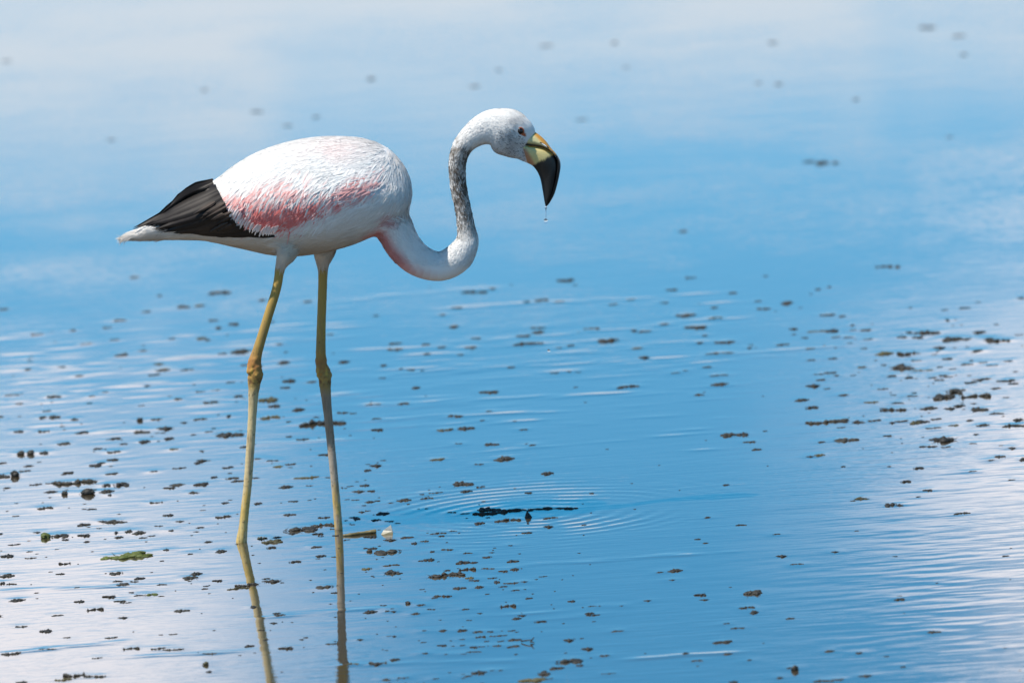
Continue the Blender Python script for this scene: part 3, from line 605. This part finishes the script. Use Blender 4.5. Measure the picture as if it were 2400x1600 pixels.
def bill_part(name, top, bot, flat_top, cf):
    T = catmull([a+(w,) for a, w in zip(top, BW)], 9); B = catmull(bot, 9); vs = []; cs = []; K = 56
    for i in range(len(T)):
        cx, cy = (T[i][0]+B[i][0])/2, (T[i][1]+B[i][1])/2; hx, hy = (T[i][0]-B[i][0])/2, (T[i][1]-B[i][1])/2
        for k in range(K):
            a = 2*math.pi*k/K; sa, ca = math.sin(a), math.cos(a); sq = math.copysign(abs(sa)**.85, sa)
            if flat_top: w = T[i][2]*(.80+.20*sa) if sa > 0 else T[i][2]*(.80+.35*sa)
            else: w = T[i][2]*(.72-.30*sa)
            X_, Y_ = cx+hx*sq, cy+hy*sq
            p = P(X_, Y_, ca*w*MP); vs.append(p); cs.append(cf(X_, Y_, sa))
    n_ = len(T); fs = [(i*K+k, i*K+(k+1) % K, (i+1)*K+(k+1) % K, (i+1)*K+k) for i in range(n_-1) for k in range(K)]
    fs.append(tuple(range(K))[::-1]); fs.append(tuple((n_-1)*K+k for k in range(K)))
    o = mesh_obj(name, vs, fs, blm, None, True, np.array(cs))
    bm = bmesh.new(); bm.from_mesh(o.data); bmesh.ops.recalc_face_normals(bm, faces=bm.faces); bm.to_mesh(o.data); bm.free()
    return adopt(o)
def black_at(x, y):                           # black beyond the slanting line across the bill
    d = (y-383)*.88+(x-1253)*.47+7*(fbm(np.array([[x/4, y/4]]), 5, 3)[0]-.5)
    d2 = (x-1297)*.75+(y-358)*.55
    return max(min(1, max(0, d/4)), min(1, max(0, d2/4)))
YEL, ORA, BLK, PNK = np.array((.74, .62, .27)), np.array((.70, .33, .055)), np.array((.014, .013, .012)), np.array((.42, .14, .09))
def c_low(x, y, sa):
    c = YEL.copy(); e = min(1, max(0, 1-((x-1238)*.86-(y-364)*.5)/7)) if y > 348 else 0
    c = c*(1-.8*e)+PNK*.8*e
    if sa > .72 and x > 1238: c = ORA*.9+YEL*.2
    k = black_at(x, y); return c*(1-k)+BLK*k
def c_up(x, y, sa):
    k2 = min(1, max(0, (sa+.05+(x-1262)/34)/.5)); c = np.array((.72, .65, .34))*(1-k2)+ORA*k2
    k = black_at(x-3, y-4); return c*(1-k)+BLK*k
lowb = bill_part('lower_mandible', BM, BB, True, c_low)
BMu = [(x-.2, y-.6) for x, y in BM]
upb = bill_part('upper_mandible', BT, BMu, False, c_up)
bd = mat_new('dark_skin'); dkm = bd[0]; bd[2].inputs['Base Color'].default_value = (.012, .010, .009, 1); bd[2].inputs['Roughness'].default_value = .5
def strip_on(name, path, widths, mat, parent, off=.0006, obj=None, base=None):   # a thin raised strip on a bill half
    me = obj.data; bv = BVHTree.FromPolygons([v.co for v in me.vertices], [tuple(p.vertices) for p in me.polygons])
    q = catmull([a+(w,) for a, w in zip(path, widths)], 5)
    for sd2 in (-1, 1):
        vs = []
        for i in range(len(q)):
            a = q[max(0, i-1)]; c = q[min(len(q)-1, i+1)]; tx, ty = c[0]-a[0], c[1]-a[1]; l = math.hypot(tx, ty)
            for s_ in (-1, 0, 1):
                o = P(q[i][0]-ty/l*s_*q[i][2], q[i][1]+tx/l*s_*q[i][2]); h = bv.find_nearest(Vector((o[0], sd2*.02, o[2])))
                h2 = bv.ray_cast(Vector((o[0], sd2*.2, o[2])), Vector((0, -sd2, 0)))
                p = h2[0] if h2[0] else h[0]; vs.append((p[0], p[1]+sd2*(off+(.0004 if s_ == 0 else 0)), p[2]))
        fs = [(i*3+k, i*3+k+1, i*3+4+k, i*3+3+k) for i in range(len(q)-1) for k in range(2)]
        oo = mesh_obj(name, vs, fs, mat); oo.parent = obj
for sd2 in (-1, 1):                           # dark line where the two halves of the bill meet
    q = catmull([(x, y, w) for (x, y), w in zip(BM[:6], BW)], 5); vs = []; K = 8
    for i, (x, y, w) in enumerate(q):
        c = P(x, y-.2, sd2*w*MP*.60); rr = MP*(1.5-.9*i/len(q))
        for k in range(K): vs.append((c[0], c[1]+rr*2.2*math.sin(2*math.pi*k/K), c[2]+rr*math.cos(2*math.pi*k/K)))
    fs = [(i*K+k, i*K+(k+1) % K, (i+1)*K+(k+1) % K, (i+1)*K+k) for i in range(len(q)-1) for k in range(K)]
    o = mesh_obj('mouth_line', vs, fs, dkm); o.parent = lowb
nsm = mat_new('nostril_daylight'); nsm[2].inputs['Base Color'].default_value = (.80, .80, .80, 1)
strip_on('nostril', [(1265,331.5),(1272,335.2),(1279,339.8),(1286,345)], [.9,1.7,1.7,.9], dkm, None, .0006, upb)
strip_on('nostril_daylight', [(1269,333.6),(1275.5,337.4),(1282,342)], [.5,1.3,.5], nsm[0], None, .0012, upb)  # pale strip painted for the light seen through the open slit

# ---- eyes
eym = mat_new('eye'); eym[2].inputs['Base Color'].default_value = (.012, .007, .005, 1); eym[2].inputs['Roughness'].default_value = .08
rim = mat_new('eye_rim'); rim[2].inputs['Base Color'].default_value = (.30, .075, .025, 1); rim[2].inputs['Roughness'].default_value = .5
def uv_ball(name, c, r, mat, flat=1.0, nrm=None):
    bm = bmesh.new(); bmesh.ops.create_uvsphere(bm, u_segments=24, v_segments=14, radius=1)
    me = bpy.data.meshes.new(name); bm.to_mesh(me); bm.free()
    for v in me.vertices: v.co = Vector((v.co.x*r, v.co.y*r*flat, v.co.z*r))+Vector(c)
    return finish(name, me, mat)
for sd2 in (-1, 1):
    p, nn_ = surf(1219, 303.5, sd2)
    e = uv_ball('eye', p+np.array([0, -sd2*.0012, 0]), 7.4*MP, eym[0], .85); adopt(e)
    vs = []; K, J = 24, 8; R0 = 8.0*MP
    for k in range(K):
        a = 2*math.pi*k/K
        for j in range(J):
            c_ = 2*math.pi*j/J; rr = R0+1.5*MP*math.cos(c_); vs.append((p[0]+rr*math.cos(a), p[1]+sd2*(-.0004+1.5*MP*math.sin(c_)), p[2]+rr*math.sin(a)*.95))
    fs = [(k*J+j, ((k+1) % K)*J+j, ((k+1) % K)*J+(j+1) % J, k*J+(j+1) % J) for k in range(K) for j in range(J)]
    o = mesh_obj('eye_rim', vs, fs, rim[0]); o.parent = e

# ---- drops of water falling from the bill
drm, t, b = mat_new('drop_water'); b.inputs['Base Color'].default_value = (.95, .95, .93, 1); b.inputs['Transmission Weight'].default_value = 1.0
b.inputs['IOR'].default_value = 1.33; b.inputs['Roughness'].default_value = .02
def drop(px, py, rx, rz, label):
    bm = bmesh.new(); bmesh.ops.create_uvsphere(bm, u_segments=16, v_segments=12, radius=1); me = bpy.data.meshes.new('water_drop'); bm.to_mesh(me); bm.free()
    for v in me.vertices:
        z = v.co.z; v.co = Vector((v.co.x*rx*MP, v.co.y*rx*MP, z*rz*MP)) if z < 0 else Vector((v.co.x*rx*MP*(1-.25*z), v.co.y*rx*MP*(1-.25*z), z*rz*MP))
    o = finish('water_drop', me, drm); o.location = tuple(P(px, py)); return tag(o, label, 'water drop')
drop(1279, 517, 5.0, 5.4, 'round water drop falling just below the tip of the bill')
drop(1286, 822, 3.8, 4.2, 'tiny water drop falling far below the bill over the blue water')
vs = []; K = 10; prof = [(482, 2.6), (486, 3.0), (489, 1.8), (493, 1.0), (500, .8), (507, .7), (510, .3)]
for y_, r_ in prof:
    c = P(1279.5, y_)
    for k in range(K): vs.append((c[0]+r_*MP*math.cos(2*math.pi*k/K), r_*MP*math.sin(2*math.pi*k/K), c[2]))
fs = [(i*K+k, i*K+(k+1) % K, (i+1)*K+(k+1) % K, (i+1)*K+k) for i in range(len(prof)-1) for k in range(K)]
fs += [tuple(range(K))[::-1], tuple((len(prof)-1)*K+k for k in range(K))]
tag(mesh_obj('water_thread', vs, fs, drm), 'thin thread of water hanging from the tip of the bill', 'water thread')

# ------------------------------------------------------------------ floating algae
def alg_mat(name, c1, c2, rough):
    m, t, b = mat_new(name); tc_ = t.node('ShaderNodeTexCoord'); g = t.node('ShaderNodeNewGeometry'); oi = t.node('ShaderNodeObjectInfo')
    f = t.noise(g.outputs['Position'], 120, 3); f2 = t.m('ADD', t.m('MULTIPLY', f, .8), t.m('MULTIPLY', t.m('SUBTRACT', oi.outputs['Random'], .5), .5), clamp=True)
    t.l.new(t.mix(f2, c1, c2), b.inputs['Base Color']); b.inputs['Roughness'].default_value = rough
    return m
M_BR = alg_mat('dark_algae', (.010, .010, .009, 1), (.042, .038, .028, 1), .6)
M_OL = alg_mat('olive_algae', (.030, .030, .012, 1), (.11, .095, .035, 1), .65)
M_GR = alg_mat('green_algae', (.030, .045, .008, 1), (.16, .19, .03, 1), .65)
def ico(sub=1):
    bm = bmesh.new(); bmesh.ops.create_icosphere(bm, subdivisions=sub, radius=1); v = np.array([x.co for x in bm.verts]); f = np.array([[y.index for y in x.verts] for x in bm.faces]); bm.free(); return v, f
IV1, IF1 = ico(2); IV0, IF0 = ico(1)
def clump_mesh(kind, seed):
    """ragged clump in a unit box: x -.5...5, y -.5...5 (depth), z 0..1 above the water"""
    r = np.random.default_rng(seed); vs = []; fs = []; o = 0
    def blob(x, y, z, rx, ry, rz, hi=False):
        nonlocal o
        v, f = (IV1, IF1) if hi else (IV0, IF0)
        n_ = .62+.76*vnoise(v*2.3+r.random(3)*50, seed); a = r.random()*6.28
        w = v*n_[:, None]; w = np.stack([w[:, 0]*math.cos(a)-w[:, 1]*math.sin(a), w[:, 0]*math.sin(a)+w[:, 1]*math.cos(a), w[:, 2]], -1)
        vs.append(w*np.array([rx, ry, rz])+np.array([x, y, z])); fs.append(f+o); o += len(v)
    if kind == 'lump':
        blob(0, 0, .25, .42, .42, .62, True)
        for k in range(9): a = r.random()*6.28; d = r.uniform(.15, .42); blob(math.cos(a)*d, math.sin(a)*d, r.uniform(.05, .6), r.uniform(.07, .17), r.uniform(.07, .17), r.uniform(.12, .3))
    elif kind == 'raft':
        nodes = r.uniform(-.42, .42, (5, 2)); nodes[:, 0] = np.sort(nodes[:, 0])
        for k in range(34):
            c = nodes[r.integers(5)]; x, y = c+r.normal(0, [.085, .13]); s_ = r.uniform(.045, .12); h = r.uniform(.10, .42)*(1-abs(x)*1.1)
            blob(np.clip(x, -.5, .5), np.clip(y, -.5, .5), h*.25, s_*1.7, s_*1.3, h, k < 6)
    else:
        ph = r.random()*6
        for k in range(30):
            x = -.5+k/29.+r.normal(0, .015)
            if r.random() < .22: continue
            h = r.uniform(.12, .55)*(.4+.6*vnoise(np.array([[x*6+seed, 0.]]), seed)[0])*1.3
            blob(x, .28*math.sin(x*5+ph)+r.normal(0, .10), h*.2, r.uniform(.04, .125), r.uniform(.06, .17), h)
    for k in range(10 if kind == 'lump' else 18):            # loose filaments
        x, y = r.uniform(-.5, .5), r.uniform(-.35, .35); a = r.normal(0, .5); l = r.uniform(.06, .2); z0 = r.uniform(.0, .15); z1 = z0+r.uniform(0, .5)
        w = .012; p0 = np.array([x, y, z0]); p1 = np.array([x+l*math.cos(a), y+l*math.sin(a), z1]); 
        v = np.array([p0+[0, 0, -.05], p0+[0, .05, .05], p0+[w, -.05, .06], p1]); vs.append(v); fs.append(np.array([[0, 1, 3], [1, 2, 3], [2, 0, 3], [0, 2, 1]])+o); o += 4
    V_ = np.concatenate(vs); V_[:, 2] = np.maximum(V_[:, 2], -.12); return V_, np.concatenate(fs)
NV = 7
PROTO = {k: [clump_mesh(k, 100*i+s_) for s_ in range(NV)] for i, k in enumerate(('lump', 'raft', 'strand'))}
PM = {}
def proto(kind, j, mat):
    key = (kind, j, mat.name)
    if key not in PM:
        me = np_mesh('algae_clump', *PROTO[kind][j]); me.polygons.foreach_set('use_smooth', np.full(len(me.polygons), True)); me.materials.append(mat); PM[key] = me
    return PM[key]
def params(q):
    asp = q[2]/q[3]; c = W(q[0], q[1]+q[3]*.3); sc = (c[1]-CAMY)/18.18*MP
    if asp < 2.0 and q[2] > 15: return 'lump', c, (q[2]*sc, q[2]*sc*.9, q[3]*sc*.85)
    if asp < 5.5: return 'raft', c, (q[2]*sc*.98, q[3]*sc*3.2, q[3]*sc*1.15)
    return 'strand', c, (q[2]*sc*.98, q[3]*sc*3.2, q[3]*sc*1.3)
order = sorted(AL, key=lambda q: -(q[2]*q[3]+(9999 if len(q) > 4 else 0)))
BIG, REST = order[:298], order[298:]
def describe(kind, q, c, s3):
    """what sets a clump apart: its size and shape, then what it floats beside or on"""
    w = s3[0]; sz = 'broad' if w > .060 else 'middling' if w > .033 else 'small'
    shape = {'lump': 'rounded dark algae lump', 'raft': 'ragged dark algae raft', 'strand': 'thin dark algae strand'}[kind]
    near = lambda x, y, r: math.hypot(c[0]-W(x, y)[0], (c[1]-W(x, y)[1])*.5) < r
    if near(566, 1268, .10): at = 'beside the foot of the trailing leg'
    elif near(793, 1238, .08): at = 'beside the foot of the forward leg'
    elif near(700, 1255, .08): at = 'between the two legs'
    elif near(880, 1247, .07): at = 'by the floating twig'
    elif near(1235, 1204, .13): at = 'within the circular ripples'
    elif near(1235, 1204, .25): at = 'at the edge of the circular ripples'
    elif near(650, 1420, .14): at = 'near the mirrored legs'
    elif near(260, 1280, .16): at = 'around the green algae'
    elif near(2130, 990, .12): at = 'around the olive yellow lump'
    elif c[1] > 2.6: at = 'out of focus on the distant pale water' if c[1] > 4 else 'blurred on the distant blue water'
    elif q[0] < 800 and q[1] > 1000: at = 'on the white cloud reflection'
    elif q[0] < 850: at = 'on the streaked blue water behind the legs'
    elif q[0] > 1900 and q[1] > 1130: at = 'on the finely rippled striped water'
    elif q[0] > 1850: at = 'in the crowded drift on the lilac water'
    elif q[1] > 1290: at = 'on the blue water in front of the ripples'
    elif q[1] > 1000: at = 'on the open blue water around the ripples'
    else: at = 'in the scum lines beyond the ripples'
    return f'{sz} {shape} {at}', f'{sz} {kind}s {at}'
green_labels = iter(['long bright green algae mat floating in front of the trailing leg', 'bright green algae tuft beside a dark raft', 'short yellowish green algae strip beside the long green mat', 'narrow green algae sliver floating on the white cloud reflection'])
olive_labels = iter(['olive yellow algae lump at the end of a dark strand', 'flat olive yellow algae patch on the pale water'])
rp = random.Random(5)
for q in BIG:
    kind, c, s3 = params(q); col = q[4] if len(q) > 4 else None
    mat = {'g': M_GR, 'o': M_OL, None: M_BR}[col]
    if col is None and rp.random() < .10: mat = M_OL
    o = bpy.data.objects.new('algae_clump', proto(kind, rp.randrange(NV), mat)); COL.objects.link(o)
    o.location = (c[0], c[1], 0); flip = rp.choice((1, -1)); o.rotation_euler = (0, 0, R(rp.uniform(-9, 9)) + (math.pi if flip < 0 else 0)); o.scale = s3
    if col == 'g': tag(o, next(green_labels), 'algae')
    elif col == 'o': tag(o, next(olive_labels), 'algae')
    else:
        lb, gp = describe(kind, q, c, s3); tag(o, lb, 'algae', gp)
# the smaller clumps and the countless specks
vs = []; fs = []; o = 0
def spot(kind, c, s3, rz):
    global o
    v, f = PROTO[kind][rp.randrange(NV)]; v = v*np.array(s3); ca, sa = math.cos(rz), math.sin(rz)
    v = np.stack([v[:, 0]*ca-v[:, 1]*sa+c[0], v[:, 0]*sa+v[:, 1]*ca+c[1], v[:, 2]], -1); vs.append(v); fs.append(f+o); o += len(v)
for q in REST: spot(*params(q), R(rp.uniform(-9, 9)))
for k in range(620):
    u = rp.random()
    if u < .50: x, y = rp.uniform(-30, 900), rp.triangular(720, 1600, 1200)
    elif u < .68: x, y = rp.uniform(850, 1400), rp.uniform(1130, 1600)
    elif u < .86: x, y = rp.triangular(1700, 2430, 2250), rp.triangular(690, 1100, 880)
    else: x, y = rp.uniform(850, 2430), rp.uniform(640, 1600)
    w_ = 4+26*rp.random()**2.2; q = (x, y, w_, max(2.2, w_*rp.uniform(.12, .34))); spot(*params(q), R(rp.uniform(-9, 9)))
so = finish('algae_specks', np_mesh('algae_specks', np.concatenate(vs), np.concatenate(fs)), M_BR)
tag(so, 'scattered tiny dark algae specks dusted over the water', 'algae', None, 'stuff')

# ---- twig, quill end, mud point, forked sprig
twm = alg_mat('wet_twig', (.11, .09, .035, 1), (.30, .24, .11, 1), .5)
def tube(name, pts, mat, n=12, seed=0):       # pts: (x, y, z, r)
    q = catmull(pts, 5); vs = []; C3 = q[:, :3]; r = np.random.default_rng(seed)
    for i in range(len(q)):
        tg = C3[min(i+1, len(q)-1)]-C3[max(0, i-1)]; tg /= np.linalg.norm(tg); u = np.cross(tg, [0, 0, 1.]) if abs(tg[2]) < .9 else np.cross(tg, [0, 1., 0]); u /= np.linalg.norm(u); w = np.cross(u, tg)
        for k in range(n):
            a = 2*math.pi*k/n; vs.append(C3[i]+(u*math.cos(a)+w*math.sin(a))*q[i][3]*(1+.12*r.normal()))
    fs = [(i*n+k, i*n+(k+1) % n, (i+1)*n+(k+1) % n, (i+1)*n+k) for i in range(len(q)-1) for k in range(n)]
    fs += [tuple(range(n))[::-1], tuple((len(q)-1)*n+k for k in range(n))]
    return mesh_obj(name, vs, fs, mat)
def wp(px, py, z, r): c = W(px, py); return (c[0], c[1], z, r*MP)
tag(tube('twig', [wp(804,1256,.001,3.4), wp(830,1254,.002,3.9), wp(855,1251,.002,4.2), wp(873,1249.5,.003,4.7), wp(882,1249,.003,4.4)], twm), 'straight olive brown twig floating beside the far leg', 'twig')
shm, t, b = mat_new('shard'); tcs = t.node('ShaderNodeTexCoord'); sps = t.node('ShaderNodeSeparateXYZ'); t.l.new(tcs.outputs['Object'], sps.inputs[0])
t.l.new(t.mix(t.ss(t.m('ADD', sps.outputs[2], t.m('MULTIPLY', t.noise(tcs.outputs['Object'], 200), .006)), .004, .012), (.16, .14, .07, 1), (.50, .50, .47, 1)), b.inputs['Base Color']); b.inputs['Roughness'].default_value = .35
c = W(906, 1250); z_ = MP*.85
sv = [(-18*z_, -.006, -.002), (18*z_, -.008, -.002), (19*z_, .010, -.002), (-14*z_, .012, -.002), (-8*z_, 0, 10*z_), (13*z_, -.003, 25*z_), (15*z_, .004, 18*z_), (2*z_, .004, 14*z_), (16*z_, -.004, 8*z_)]
sf = [(0, 1, 8, 4), (4, 8, 5), (1, 2, 6, 8), (8, 6, 5), (2, 3, 7, 6), (6, 7, 5), (3, 0, 4, 7), (7, 4, 5), (3, 2, 1, 0)]
o_ = mesh_obj('shell_shard', sv, sf, shm, None, False); o_.location = (c[0], c[1], 0)
tag(o_, 'pointed whitish shell shard sticking up at the end of the twig', 'shard')
c = W(1238, 1212)
o_ = tube('mud_point', [(c[0], c[1], -.004, 10*MP), (c[0], c[1], 3*MP, 8*MP), (c[0]-.0008, c[1], 9*MP, 4.5*MP), (c[0]-.001, c[1], 15*MP, 1.2*MP)], M_BR, 10, 3)
tag(o_, 'small dark pointed mud tip poking up amid the circular ripples', 'mud tip')
sprig = bpy.data.objects.new('forked_sprig', None); COL.objects.link(sprig); c = W(1230, 1505); sprig.location = (c[0], c[1], 0)
tag(sprig, 'dark forked sprig lying on the blue water', 'sprig')
for a_, b_ in (((1222,1505),(1246,1506)), ((1244,1506),(1252,1500)), ((1244,1506),(1252,1512))):
    o_ = tube('stem' if a_[0] == 1222 else 'fork', [wp(*a_, .002, 1.8), wp((a_[0]+b_[0])/2, (a_[1]+b_[1])/2+.5, .004, 1.5), wp(*b_, .005, .8)], M_BR, 8); o_.parent = sprig; o_.matrix_parent_inverse = Matrix.Translation(-sprig.location)
